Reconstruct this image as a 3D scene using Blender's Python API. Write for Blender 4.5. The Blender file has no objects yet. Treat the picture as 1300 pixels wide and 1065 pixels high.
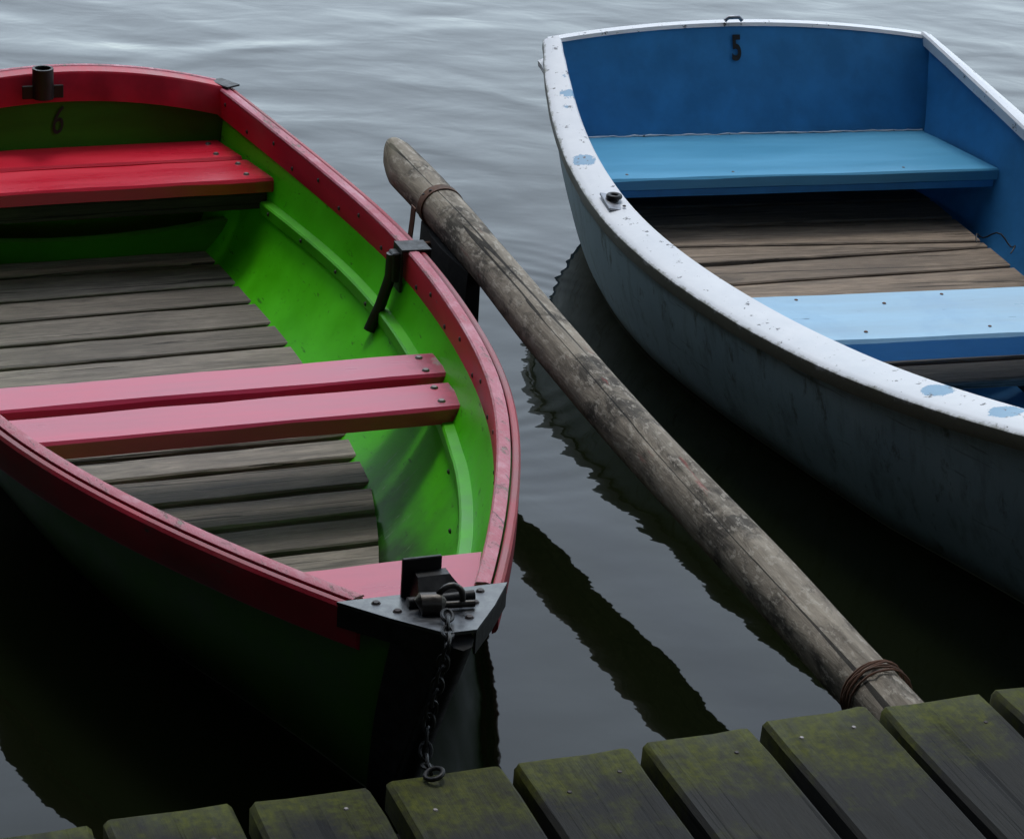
import bpy, bmesh, math, random
import numpy as np
from mathutils import Vector, Matrix, noise

random.seed(7)
R = math.radians
scene = bpy.context.scene
col = scene.collection

# ------------------------------------------------------------------ camera
PITCH, ROLL, CAMH = R(23.28), R(3.849), 2.3148
fw = Vector((0, math.cos(PITCH), -math.sin(PITCH)))
rt = Vector((1, 0, 0)); up = Vector((0, math.sin(PITCH), math.cos(PITCH)))
r2 = rt * math.cos(ROLL) + up * math.sin(ROLL)
u2 = -rt * math.sin(ROLL) + up * math.cos(ROLL)
cam_d = bpy.data.cameras.new('camera'); cam = bpy.data.objects.new('camera', cam_d); col.objects.link(cam)
M = Matrix((r2, u2, -fw)).transposed().to_4x4(); M.translation = Vector((0, 0, CAMH))
cam.matrix_world = M
cam_d.sensor_width = 36; cam_d.lens = 36 * 3211.9 / 1300; cam_d.shift_y = -45 / 1300
cam_d.clip_start = .05; cam_d.clip_end = 2000
scene.camera = cam

# ------------------------------------------------------------------ sky, sun, exposure
SUN_EL, SUN_AZ = R(64), R(-4)          # azimuth from +Y towards +X
w = bpy.data.worlds.new('World'); scene.world = w; w.use_nodes = True
nt = w.node_tree; nt.nodes.clear()
sky = nt.nodes.new('ShaderNodeTexSky'); sky.sky_type = 'NISHITA'; sky.sun_disc = False
sky.sun_elevation = SUN_EL; sky.sun_rotation = SUN_AZ
sky.air_density = 1.0; sky.dust_density = .6; sky.ozone_density = 1.0
hsv = nt.nodes.new('ShaderNodeHueSaturation'); hsv.inputs['Saturation'].default_value = .45
bg = nt.nodes.new('ShaderNodeBackground'); bg.inputs['Strength'].default_value = .15
out = nt.nodes.new('ShaderNodeOutputWorld')
nt.links.new(sky.outputs[0], hsv.inputs['Color']); tint = nt.nodes.new('ShaderNodeMix'); tint.data_type = 'RGBA'; tint.blend_type = 'MULTIPLY'; tint.inputs[0].default_value = 1; tint.inputs[7].default_value = (.95, 1.0, .99, 1)
nt.links.new(hsv.outputs[0], tint.inputs[6]); nt.links.new(tint.outputs[2], bg.inputs[0]); nt.links.new(bg.outputs[0], out.inputs[0])
sl = bpy.data.lights.new('sun', 'SUN'); sl.energy = .5; sl.angle = R(14); sl.color = (1, .97, .93)
so = bpy.data.objects.new('sun', sl); col.objects.link(so)
sd = Vector((math.sin(SUN_AZ) * math.cos(SUN_EL), math.cos(SUN_AZ) * math.cos(SUN_EL), math.sin(SUN_EL)))
so.rotation_euler = sd.to_track_quat('Z', 'Y').to_euler(); so.location = (0, 5, 20)
vs = scene.view_settings; vs.view_transform = 'Standard'; vs.look = 'None'; vs.gamma = 1; vs.exposure = 1.18
vs.use_curve_mapping = False
scene.cycles.use_denoising = True
scene.cycles.max_bounces = 6

# ------------------------------------------------------------------ material helpers
class NT:
    def __init__(s, name):
        s.m = bpy.data.materials.new(name); s.m.use_nodes = True
        s.t = s.m.node_tree; s.t.nodes.clear()
        s.out = s.n('ShaderNodeOutputMaterial'); s.b = s.n('ShaderNodeBsdfPrincipled')
        s.l(s.b.outputs[0], s.out.inputs['Surface'])
        s.tc = s.n('ShaderNodeTexCoord')
    def n(s, t, **k):
        x = s.t.nodes.new(t)
        for a, b in k.items(): setattr(x, a, b)
        return x
    def l(s, a, b): s.t.links.new(a, b)
    def set(s, name, v):
        i = s.b.inputs[name]
        if hasattr(v, 'links'): s.l(v, i)
        else: i.default_value = (*v, 1) if isinstance(v, tuple) and len(v) == 3 else v
    def coord(s, scale=(1, 1, 1), rot=(0, 0, 0), loc=(0, 0, 0), space='Object', vary=False):
        mp = s.n('ShaderNodeMapping'); mp.inputs['Scale'].default_value = scale
        mp.inputs['Rotation'].default_value = rot; mp.inputs['Location'].default_value = loc
        src = s.tc.outputs[space]
        if vary:
            oi = s.n('ShaderNodeObjectInfo'); ad = s.n('ShaderNodeVectorMath', operation='MULTIPLY_ADD')
            ad.inputs[0].default_value = (17.3, 31.7, 7.1); s.l(oi.outputs['Random'], ad.inputs[1]); s.l(src, ad.inputs[2])
            src = ad.outputs[0]
        s.l(src, mp.inputs['Vector']); return mp.outputs[0]
    def noise(s, vec, scale, detail=4, rough=.6, dist=0):
        x = s.n('ShaderNodeTexNoise'); x.inputs['Scale'].default_value = scale; x.inputs['Detail'].default_value = detail
        x.inputs['Roughness'].default_value = rough; x.inputs['Distortion'].default_value = dist
        s.l(vec, x.inputs['Vector']); return x.outputs[0]
    def ramp(s, f, lo, hi, a=0., b=1.):
        x = s.n('ShaderNodeMapRange'); x.clamp = True
        for i, v in zip(('From Min', 'From Max', 'To Min', 'To Max'), (lo, hi, a, b)): x.inputs[i].default_value = v
        s.l(f, x.inputs['Value']); return x.outputs[0]
    def mix(s, f, a, b):
        x = s.n('ShaderNodeMix', data_type='RGBA')
        for i, v in ((0, f), (6, a), (7, b)):
            if hasattr(v, 'links'): s.l(v, x.inputs[i])
            else: x.inputs[i].default_value = (*v, 1) if isinstance(v, tuple) else v
        return x.outputs[2]
    def math(s, op, a, b=None, c=None):
        x = s.n('ShaderNodeMath', operation=op)
        for i, v in enumerate((a, b, c)):
            if v is None: continue
            if hasattr(v, 'links'): s.l(v, x.inputs[i])
            else: x.inputs[i].default_value = v
        return x.outputs[0]
    def bump(s, h, strength=.3, dist=.002, prev=None):
        x = s.n('ShaderNodeBump'); x.inputs['Strength'].default_value = strength; x.inputs['Distance'].default_value = dist
        s.l(h, x.inputs['Height'])
        if prev is not None: s.l(prev, x.inputs['Normal'])
        return x.outputs[0]
    def sep(s, axis, space='Object'):
        x = s.n('ShaderNodeSeparateXYZ'); s.l(s.tc.outputs[space], x.inputs[0]); return x.outputs[axis]

def paint(name, base, under, rough=.3, chip=.70, var=.25, axis=None, dirt=None, dirt_amt=.0, chipscale=30, spec=.5, ends=None):
    """old gloss paint: brush streaks, chips down to the layer below, dirt"""
    t = NT(name)
    st = {'x': (.15, 1, 1), 'y': (1, .15, 1), None: (1, 1, 1)}[axis]
    v = t.coord(st, vary=True)
    n1 = t.noise(v, 9, 5, .6); n2 = t.noise(v, chipscale, 7, .7); n3 = t.noise(t.coord(), 3.1, 5, .65, .3)
    dark = tuple(c * (1 - var) for c in base); lite = tuple(min(1, c * (1 + var * .6)) for c in base)
    c = t.mix(t.ramp(n1, .35, .65), dark, lite)
    if dirt:
        c = t.mix(t.ramp(n3, .5, .72, 0, dirt_amt), c, dirt)
    m = t.ramp(n2, chip, chip + .02)
    if ends:      # paint rubbed off towards the plank ends
        e = t.math('ADD', t.math('ABSOLUTE', t.sep(1)), t.math('MULTIPLY', t.math('SUBTRACT', t.noise(t.coord(vary=True), 16, 8, .75), .5), .22))
        c = t.mix(t.ramp(e, ends - .05, ends, 0, .75), c, tuple(q * .45 for q in base)); m = t.math('MAXIMUM', m, t.ramp(e, ends + .015, ends + .03))
    c = t.mix(m, c, under)
    t.set('Base Color', c)
    t.set('Roughness', t.ramp(t.math('ADD', n1, t.math('MULTIPLY', m, .6)), .3, 1.1, rough, min(1, rough + .35)))
    t.b.inputs['Specular IOR Level'].default_value = spec
    h = t.math('SUBTRACT', n1, t.math('MULTIPLY', m, 1.2))
    t.set('Normal', t.bump(h, .35, .0012))
    return t.m

def wood(name, base, axis='y', rough=.75, dark=.35, moss=None, fine=1.0, spec=.25):
    t = NT(name)
    k = 9.0
    sc = {'x': (1, k, k), 'y': (k, 1, k), 'z': (k, k, 1)}[axis]
    v = t.coord(sc, vary=True)
    g1 = t.noise(v, 5 * fine, 8, .68, .6); g2 = t.noise(v, 22 * fine, 5, .7, .2); bl = t.noise(t.coord(vary=True), 4, 5, .6)
    cr = t.noise(t.coord(tuple(q * (1.0 if q > 1 else .10) for q in sc), loc=(3, 5, 1), vary=True), 2.2 * fine, 3, .5, .15)
    oi = t.n('ShaderNodeObjectInfo')
    c = t.mix(t.ramp(g1, .3, .7), tuple(q * dark for q in base), tuple(q * 1.25 for q in base))
    c = t.mix(t.ramp(g2, .45, .75, 0, .55), c, tuple(q * .35 for q in base))
    c = t.mix(t.ramp(bl, .45, .75, 0, .6), c, tuple(q * f for q, f in zip(base, (.5, .5, .52))))
    crack = t.math('LESS_THAN', t.math('ABSOLUTE', t.math('SUBTRACT', cr, .5)), .006)
    c = t.mix(t.math('MULTIPLY', crack, .8), c, tuple(q * .08 for q in base))
    bw = t.n('ShaderNodeHueSaturation'); t.l(c, bw.inputs['Color']); t.l(t.ramp(oi.outputs['Random'], 0, 1, .68, 1.3), bw.inputs['Value'])
    c = bw.outputs[0]
    if moss:
        mcol, mask = moss(t)
        c = t.mix(mask, c, mcol)
    t.set('Base Color', c); t.set('Roughness', t.ramp(g1, .2, .8, rough - .15, min(1, rough + .15)))
    t.b.inputs['Specular IOR Level'].default_value = spec
    h = t.math('ADD', t.math('ADD', g1, t.math('MULTIPLY', g2, .7)), t.math('MULTIPLY', crack, -2))
    t.set('Normal', t.bump(h, .6, .003))
    return t.m

def metal(name, base, rough=.4, metallic=.8, rust=None, rust_lo=.45):
    t = NT(name); v = t.coord(vary=True)
    n1 = t.noise(v, 40, 6, .7); n2 = t.noise(v, 14, 6, .7)
    c = t.mix(t.ramp(n1, .35, .7), tuple(q * .6 for q in base), tuple(q * 1.2 for q in base))
    met = metallic
    if rust:
        m = t.ramp(n2, rust_lo, rust_lo + .15); c = t.mix(m, c, t.mix(n1, tuple(q * .4 for q in rust), rust))
        met = t.math('MULTIPLY', t.math('SUBTRACT', 1.0, m), metallic)
    t.set('Base Color', c); t.set('Metallic', met); t.set('Roughness', t.ramp(n1, .3, .7, rough - .1, rough + .25))
    t.set('Normal', t.bump(n2, .5, .002, t.bump(n1, .4, .0008)))
    return t.m

# ------------------------------------------------------------------ mesh helpers
def link(name, me, mat, parent=None):
    o = bpy.data.objects.new(name, me); col.objects.link(o)
    if mat and not me.materials: me.materials.append(mat)
    if parent: o.parent = parent
    return o
def mesh(name, V, F, mat, parent=None, smooth=False, weld=False, autosmooth=None):
    me = bpy.data.meshes.new(name); me.from_pydata([tuple(v) for v in V], [], F); me.update()
    bm = bmesh.new(); bm.from_mesh(me)
    if weld: bmesh.ops.remove_doubles(bm, verts=bm.verts, dist=1e-5)
    bmesh.ops.recalc_face_normals(bm, faces=bm.faces); bm.to_mesh(me); bm.free()
    if smooth: me.shade_smooth()
    if autosmooth: me.shade_smooth(); me.set_sharp_from_angle(angle=R(autosmooth))
    return link(name, me, mat, parent)
def bmobj(name, bm, mat, parent=None, autosmooth=None):
    bmesh.ops.recalc_face_normals(bm, faces=bm.faces)
    me = bpy.data.meshes.new(name); bm.to_mesh(me); bm.free()
    if autosmooth: me.shade_smooth(); me.set_sharp_from_angle(angle=R(autosmooth))
    return link(name, me, mat, parent)
def empty(name, loc, rz=0):
    o = bpy.data.objects.new(name, None); col.objects.link(o); o.location = loc; o.rotation_euler = (0, 0, rz); o.empty_display_size = .2
    return o
def tag(o, label=None, cat=None, group=None, kind=None):
    for k, v in (('label', label), ('category', cat), ('group', group), ('kind', kind)):
        if v: o[k] = v
    return o
def box(name, c, s, mat, parent=None, bev=.003, rot=None):
    bm = bmesh.new(); bmesh.ops.create_cube(bm, size=1)
    bmesh.ops.scale(bm, vec=s, verts=bm.verts)
    if bev: bmesh.ops.bevel(bm, geom=bm.edges[:], offset=bev, segments=1, affect='EDGES')
    if rot is not None: bmesh.ops.rotate(bm, cent=(0, 0, 0), matrix=rot, verts=bm.verts)
    bmesh.ops.translate(bm, vec=c, verts=bm.verts)
    return bmobj(name, bm, mat, parent)
def prism(name, poly, z0, z1, mat, parent=None, bev=.003):
    bm = bmesh.new()
    a = [bm.verts.new((x, y, z0)) for x, y in poly]; b = [bm.verts.new((x, y, z1)) for x, y in poly]
    n = len(poly); bm.faces.new(a[::-1]); bm.faces.new(b)
    for i in range(n): bm.faces.new((a[i], a[(i + 1) % n], b[(i + 1) % n], b[i]))
    if bev: bmesh.ops.bevel(bm, geom=[e for e in bm.edges], offset=bev, segments=1, affect='EDGES')
    return bmobj(name, bm, mat, parent)
def plank(name, A0, A1, B0, B1, ztop, th, mat, parent=None, jit=.002, ch=.004, nseg=8, zj=.001, seed=0):
    """board: far edge A0->A1, near edge B0->B1 (plan points), softened worn edges and slight wobble"""
    rnd = random.Random(seed)
    V = []; F = []
    A0, A1, B0, B1 = map(Vector, (A0, A1, B0, B1))
    k = 6
    for i in range(nseg + 1):
        f = i / nseg
        a = A0.lerp(A1, f); b = B0.lerp(B1, f); d = (b - a).normalized()
        a = a + d * rnd.uniform(-jit, jit); b = b + d * rnd.uniform(-jit, jit)
        z = ztop + rnd.uniform(-zj, zj)
        c = ch * rnd.uniform(.7, 1.4)
        e = .004 if 0 < i < nseg else .004 + ch * .6
        for q, zz in ((a, z - th), (a, z - c), (a + d * c, z), (b - d * c, z), (b, z - c), (b, z - th)):
            V.append((q.x, q.y, zz))
    for i in range(nseg):
        for j in range(k): F.append((i * k + j, i * k + (j + 1) % k, (i + 1) * k + (j + 1) % k, (i + 1) * k + j))
    F.append(tuple(range(k))[::-1]); F.append(tuple(nseg * k + j for j in range(k)))
    return mesh(name, V, F, mat, parent, autosmooth=40)
def sweep(name, path, prof, mat, parent=None, outward=None, smooth=30, closed=False):
    """path: list of Vector; prof: list of (n, z) or function(i)->list, n along the horizontal side vector"""
    V = []; F = []; N = len(path)
    for i, p in enumerate(path):
        t = (path[(i + 1) % N] - path[i - 1]) if closed else (path[min(i + 1, N - 1)] - path[max(i - 1, 0)])
        side = Vector((t.y, -t.x, 0)).normalized()
        if outward is not None and side.dot(outward(p)) < 0: side = -side
        pr = prof(i) if callable(prof) else prof
        for n, z in pr: V.append(p + side * n + Vector((0, 0, z)))
    k = len(pr)
    for i in range(N if closed else N - 1):
        i2 = (i + 1) % N
        for j in range(k): F.append((i * k + j, i * k + (j + 1) % k, i2 * k + (j + 1) % k, i2 * k + j))
    if not closed: F.append(tuple(range(k))[::-1]); F.append(tuple((N - 1) * k + j for j in range(k)))
    return mesh(name, V, F, mat, parent, autosmooth=smooth)
def tube(name, pts, rad, mat, parent=None, seg=10, closed=False, flat=None):
    """round (or flattened) bar along 3D points"""
    pts = [Vector(p) for p in pts]; V = []; F = []; N = len(pts)
    prev = None
    for i, p in enumerate(pts):
        t = ((pts[(i + 1) % N] - pts[i - 1]) if closed else (pts[min(i + 1, N - 1)] - pts[max(i - 1, 0)])).normalized()
        if prev is None: a = t.orthogonal().normalized()
        else: a = (prev - t * prev.dot(t)).normalized()
        prev = a; b = t.cross(a)
        r = rad(i / (N - 1)) if callable(rad) else rad
        for j in range(seg):
            q = 2 * math.pi * j / seg; V.append(p + a * math.cos(q) * r + b * math.sin(q) * r)
    for i in range(N if closed else N - 1):
        i2 = (i + 1) % N
        for j in range(seg): F.append((i * seg + j, i * seg + (j + 1) % seg, i2 * seg + (j + 1) % seg, i2 * seg + j))
    if not closed: F.append(tuple(range(seg))[::-1]); F.append(tuple((N - 1) * seg + j for j in range(seg)))
    return mesh(name, V, F, mat, parent, autosmooth=50)
_screw = {}
def screw(name, p, nrm, r, mat, parent):
    key = (round(r, 4), mat.name)
    if key not in _screw:
        bm = bmesh.new(); bmesh.ops.create_cone(bm, cap_ends=True, segments=8, radius1=1, radius2=.6, depth=.5)
        me = bpy.data.meshes.new('screw'); bmesh.ops.scale(bm, vec=(r, r, r), verts=bm.verts); bm.to_mesh(me); bm.free(); me.materials.append(mat); _screw[key] = me
    o = bpy.data.objects.new(name, _screw[key]); col.objects.link(o); o.parent = parent; o.location = p
    o.rotation_euler = Vector(nrm).to_track_quat('Z', 'Y').to_euler(); return o
def textmesh(name, ch, M4, size, mat, parent, xs=.7, off=.03, shear=0):
    cu = bpy.data.curves.new(name, 'FONT'); cu.body = ch; cu.size = size; cu.offset = off * size; cu.align_x = 'CENTER'; cu.align_y = 'CENTER'; cu.shear = shear
    cu.extrude = .0004
    to = bpy.data.objects.new('tmp', cu); col.objects.link(to)
    dg = bpy.context.evaluated_depsgraph_get(); me = bpy.data.meshes.new_from_object(to.evaluated_get(dg))
    bpy.data.objects.remove(to); bpy.data.curves.remove(cu)
    me.transform(Matrix.Diagonal((xs, 1, 1, 1))); me.transform(M4)
    me.materials.clear(); me.materials.append(mat)
    o = bpy.data.objects.new(name, me); col.objects.link(o); o.parent = parent; return o

# ------------------------------------------------------------------ materials
RED = (.60, .005, .030); GREEN = (.065, .40, .006); BLUE = (.08, .33, .53)
m_red = paint('red_gloss_paint', RED, (.22, .1, .09), .20, .70, .15, 'y', spec=.75, ends=.45)
m_pink = paint('faded_red_sheen_paint', (.50, .038, .095), (.20, .09, .09), .24, .68, .18, 'y', (.56, .03, .07), .5, spec=.65, ends=.50)  # faded red whose pink also paints in the sky sheen on the boards
m_red_trim = paint('red_trim_paint', (.44, .003, .025), (.16, .05, .05), .38, .68, .3, 'x', (.25, .10, .10), .35, spec=.35)
m_red_cap = paint('worn_red_cap_paint', (.42, .035, .07), (.42, .30, .30), .4, .62, .3, 'x', (.45, .22, .25), .7, 60)
def cap_mat():
    t = NT('worn_red_cap_paint'); v = t.coord((.12, 1, 1)); n1 = t.noise(v, 30, 7, .7, .2); n2 = t.noise(t.coord((.35, 1, 1)), 26, 8, .75); n3 = t.noise(t.coord(), 5, 5, .7); n4 = t.noise(t.coord((.05, 1, 1), loc=(3, 1, 2)), 70, 5, .7)
    c = t.mix(t.ramp(n3, .35, .65), (.34, .012, .04), (.44, .10, .15))
    c = t.mix(t.ramp(n2, .50, .56, 0, .8), c, (.43, .19, .22))
    c = t.mix(t.ramp(n2, .60, .63), c, (.25, .21, .18))
    c = t.mix(t.ramp(n4, .64, .68, 0, .85), c, (.03, .02, .02))
    t.set('Base Color', c); t.set('Roughness', t.ramp(n2, .4, .6, .35, .75)); t.set('Normal', t.bump(t.math('SUBTRACT', n1, t.ramp(n2, .58, .63)), .7, .002, t.bump(n4, .4, .002)))
    return t.m
m_red_cap = cap_mat()
m_red_rail = paint('dark_red_rail_paint', (.30, .004, .02), (.10, .06, .05), .4, .66, .35, 'x', (.09, .05, .04), .6)
m_green = paint('green_gloss_paint', GREEN, (.10, .16, .07), .34, .76, .2, None, (.03, .07, .02), .35, spec=.3)
m_green_dk = paint('green_transom_paint', (.04, .20, .008), (.03, .06, .02), .5, .74, .3, 'y', (.03, .07, .015), .4, spec=.2)
m_blue = paint('blue_gloss_paint', BLUE, (.25, .4, .5), .30, .80, .12, 'y')
m_blue_in = paint('blue_inside_paint', (.04, .23, .50), (.2, .33, .45), .5, .72, .16, None, (.03, .13, .28), .5, spec=.3)
m_blue_thw = paint('blue_thwart_sheen_paint', (.24, .43, .58), (.05, .12, .22), .26, .63, .2, 'y', (.12, .28, .48), .6, 22)  # boat blue lifted pale, painting in the bright sky reflection on the thwart
m_floor = wood('grey_floor_wood', (.25, .215, .18), 'y')
m_floor_b = wood('brown_floor_wood', (.32, .245, .18), 'y')
m_pole = None
m_black = metal('black_iron', (.012, .012, .013), .42, .3)
m_steel = metal('dull_steel', (.30, .31, .34), .38, .9, (.10, .07, .05), .62)
m_dkiron = metal('dark_iron', (.07, .065, .06), .32, .9, (.05, .035, .025), .55)
m_plate = metal('scuffed_plate', (.11, .113, .122), .36, .85, (.04, .035, .03), .60)
m_rust = metal('rusty_iron', (.10, .06, .04), .7, .5, (.17, .075, .04), .35)
m_screw = metal('old_screw', (.05, .04, .04), .5, .6)
m_screw_l = metal('bright_screw', (.22, .2, .19), .4, .9)
m_rubber = metal('black_rubber', (.012, .012, .012), .8, 0)
m_ink = metal('black_stencil_paint', (.006, .006, .007), .5, 0)

def red_hull_mat(inside):
    t = NT('green_inside_paint' if inside else 'green_hull_paint')
    z = t.sep(2); v = t.coord()
    n1 = t.noise(v, 7, 6, .65); n2 = t.noise(t.coord((1, 1, .35)), 16, 6, .7); n3 = t.noise(v, 2.6, 5, .6, .5)
    c = t.mix(t.ramp(n1, .3, .7), *(((.055, .40, .003), (.08, .54, .006)) if inside else ((.03, .13, .006), (.05, .20, .010))))
    # foot wear and grime rubbed into the bilge curve forward of the thwart
    x = t.sep(0)
    wear = t.math('MULTIPLY', t.ramp(n3, .38, .62), t.math('MULTIPLY', t.ramp(x, 1.45, 1.75), t.ramp(z, .20, .02)))
    c = t.mix(t.math('MULTIPLY', wear, .9), c, (.03, .04, .028))
    if inside:
     g1 = t.noise(t.coord((1, 1, 1), loc=(5, 5, 5)), 48, 7, .75); g2 = t.noise(t.coord((.5, 2, 2), (0, .3, .4)), 24, 6, .7)
     c = t.mix(t.ramp(g1, .60, .68, 0, .55), c, (.02, .10, .01)); c = t.mix(t.ramp(g2, .63, .66, 0, .6), c, (.02, .05, .015))
    scr = t.math('MULTIPLY', t.ramp(t.noise(t.coord((2, .4, .4), (0, 0, .5)), 30, 6, .75), .60, .66), t.math('MULTIPLY', t.ramp(z, .1, .0), t.ramp(x, 1.4, 1.7))); c = t.mix(t.math('MULTIPLY', scr, .7), c, (.22, .32, .2))
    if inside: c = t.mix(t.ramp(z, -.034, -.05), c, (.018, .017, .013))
    if not inside:
     slime = t.math('MULTIPLY', t.ramp(t.math('ADD', z, t.math('MULTIPLY', n1, .04)), .045, .0), .8)
     c = t.mix(slime, c, (.035, .05, .02))
     line = t.math('LESS_THAN', t.math('ABSOLUTE', t.math('SUBTRACT', z, .004)), .0022); c = t.mix(t.math('MULTIPLY', line, .6), c, (.5, .5, .45))
    t.set('Base Color', c); t.set('Roughness', t.ramp(n1, .3, .7, .32, .5)); t.b.inputs['Specular IOR Level'].default_value = .22; t.set('Normal', t.bump(n2, .3, .0015))
    return t.m
m_hull_r = red_hull_mat(False); m_in_r = red_hull_mat(True)

def blue_hull_mat():
    t = NT('pale_blue_hull_paint')
    z = t.sep(2); y = t.sep(1); v = t.coord()
    n1 = t.noise(v, 6, 7, .7); n2 = t.noise(t.coord((1, 1, .3)), 20, 6, .72); n3 = t.noise(t.coord((.6, 1, 1.2)), 9, 7, .75, .6)
    n4 = t.noise(t.coord((9, 9, .8)), 3.2, 5, .65); n5 = t.noise(t.coord((1.2, 1.2, 14)), 4, 4, .6, .4)
    c = t.mix(t.ramp(n1, .3, .7), (.24, .35, .42), (.33, .45, .51))
    c = t.mix(t.ramp(n4, .50, .72, 0, .55), c, (.09, .12, .12))          # runs down the side
    c = t.mix(t.ramp(n5, .64, .70, 0, .6), c, (.07, .08, .07))           # scrapes along it
    c = t.mix(t.ramp(n2, .58, .66, 0, .7), c, (.07, .085, .06))
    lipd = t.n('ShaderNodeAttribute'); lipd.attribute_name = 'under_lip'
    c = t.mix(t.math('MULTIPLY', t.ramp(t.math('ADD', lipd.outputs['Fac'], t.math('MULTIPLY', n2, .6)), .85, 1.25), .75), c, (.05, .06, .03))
    # green algae under the lip and by the water, with low shade painted in
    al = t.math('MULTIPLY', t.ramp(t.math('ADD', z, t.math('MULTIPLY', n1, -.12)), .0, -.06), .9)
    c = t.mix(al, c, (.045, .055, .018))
    line = t.math('LESS_THAN', t.math('ABSOLUTE', t.math('SUBTRACT', z, .004)), .0022); c = t.mix(t.math('MULTIPLY', line, .7), c, (.5, .5, .42))
    t.set('Base Color', c); t.set('Roughness', t.ramp(n1, .3, .7, .45, .65)); t.set('Normal', t.bump(n2, .3, .002, t.bump(n1, .2, .004)))
    return t.m
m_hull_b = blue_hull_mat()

def white_cap_mat():
    t = NT('white_gunwale_paint')
    v = t.coord(); n1 = t.noise(v, 8, 6, .65); n2 = t.noise(v, 34, 7, .75); n4 = t.noise(v, 30, 9, .8)
    c = t.mix(t.ramp(n1, .3, .75), (.60, .615, .65), (.74, .75, .78))
    chips = None
    for (cx, cy, cz, r) in ((.292, -.578, .427, .022), (.646, -.634, .37, .028), (2.136, -.345, .384, .034), (2.317, -.285, .414, .036), (.20, -.565, .44, .012), (.36, -.60, .415, .010)):
        d = t.n('ShaderNodeVectorMath', operation='DISTANCE'); d.inputs[1].default_value = (cx, cy, cz); t.l(t.tc.outputs['Object'], d.inputs[0])
        q = t.math('LESS_THAN', t.math('ADD', d.outputs['Value'], t.math('MULTIPLY', t.math('SUBTRACT', n4, .5), .06)), r)
        chips = q if chips is None else t.math('MAXIMUM', chips, q)
    small = t.ramp(n2, .622, .632)
    c = t.mix(chips, c, (.16, .32, .48)); c = t.mix(small, c, (.06, .06, .07))
    # grime on the outer rolled edge: the attribute runs 0 (inner) to 1 (outer lip)
    at = t.n('ShaderNodeAttribute'); at.attribute_name = 'lip'
    g = t.math('MULTIPLY', t.ramp(t.math('ADD', at.outputs['Fac'], t.math('MULTIPLY', t.math('SUBTRACT', n2, .5), .5)), .74, .86), .93)
    c = t.mix(g, c, t.mix(n2, (.05, .05, .03), (.16, .16, .11)))
    t.set('Base Color', c); t.set('Roughness', t.ramp(n1, .3, .7, .35, .55))
    h = t.math('SUBTRACT', n1, t.math('MULTIPLY', t.math('MAXIMUM', chips, small), 1.0)); t.set('Normal', t.bump(h, .4, .0015))
    return t.m
m_white = white_cap_mat()

def pole_mat():
    t = NT('weathered_pole_wood')
    v = t.coord((1, 7, 7)); g1 = t.noise(v, 4, 8, .7, .6); g2 = t.noise(v, 16, 6, .7, .3)
    b = t.noise(t.coord((1, 1.6, 1.6)), 7, 7, .72, .4); f = t.noise(t.coord((1, 2, 2)), 34, 5, .75)
    c = t.mix(t.ramp(g1, .3, .7), (.13, .112, .09), (.38, .33, .265))
    c = t.mix(t.ramp(b, .48, .60, 0, .8), c, (.035, .032, .029))
    c = t.mix(t.ramp(f, .54, .60, 0, .65), c, (.44, .40, .34))
    c = t.mix(t.ramp(t.noise(t.coord((1, 6, 6), loc=(2, 1, 4)), 6, 4), .66, .72, 0, .5), c, (.28, .05, .05))
    cr = t.noise(t.coord((.10, 5, 5), loc=(4, 2, 9)), 2.4, 3, .5, .25)
    crack = t.math('LESS_THAN', t.math('ABSOLUTE', t.math('SUBTRACT', cr, .5)), .010)
    c = t.mix(t.math('MULTIPLY', crack, .85), c, (.01, .01, .01))
    x = t.sep(0); cut = t.math('MULTIPLY', t.ramp(x, 3.06, 3.10), t.ramp(t.sep(1), -.01, .02))
    c = t.mix(t.math('MULTIPLY', cut, .6), c, t.mix(g1, (.14, .12, .07), (.36, .33, .24)))
    t.set('Base Color', c); t.set('Roughness', .85); t.b.inputs['Specular IOR Level'].default_value = .2
    t.set('Normal', t.bump(t.math('ADD', g1, t.math('MULTIPLY', crack, -2.5)), .8, .005, t.bump(f, .4, .002)))
    return t.m
m_pole = pole_mat()

def moss_mask(t):
    x = t.sep(0)
    n = t.noise(t.coord(vary=True), 9, 7, .7); n2 = t.noise(t.coord(vary=True), 60, 4, .7)
    edge = t.ramp(x, .0, .38, 1, .1)
    m = t.math('MULTIPLY', t.ramp(t.math('ADD', t.math('MULTIPLY', n, .9), t.math('MULTIPLY', edge, .40)), .66, .86), t.ramp(n2, .3, .6, .35, 1))
    return t.mix(n2, (.022, .027, .002), (.10, .108, .008)), m
m_jetty = wood('mossy_jetty_wood', (.030, .029, .026), 'x', .8, .4, moss_mask, .8)
m_jwood = wood('dark_jetty_beam', (.06, .052, .045), 'y', .85)

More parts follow.
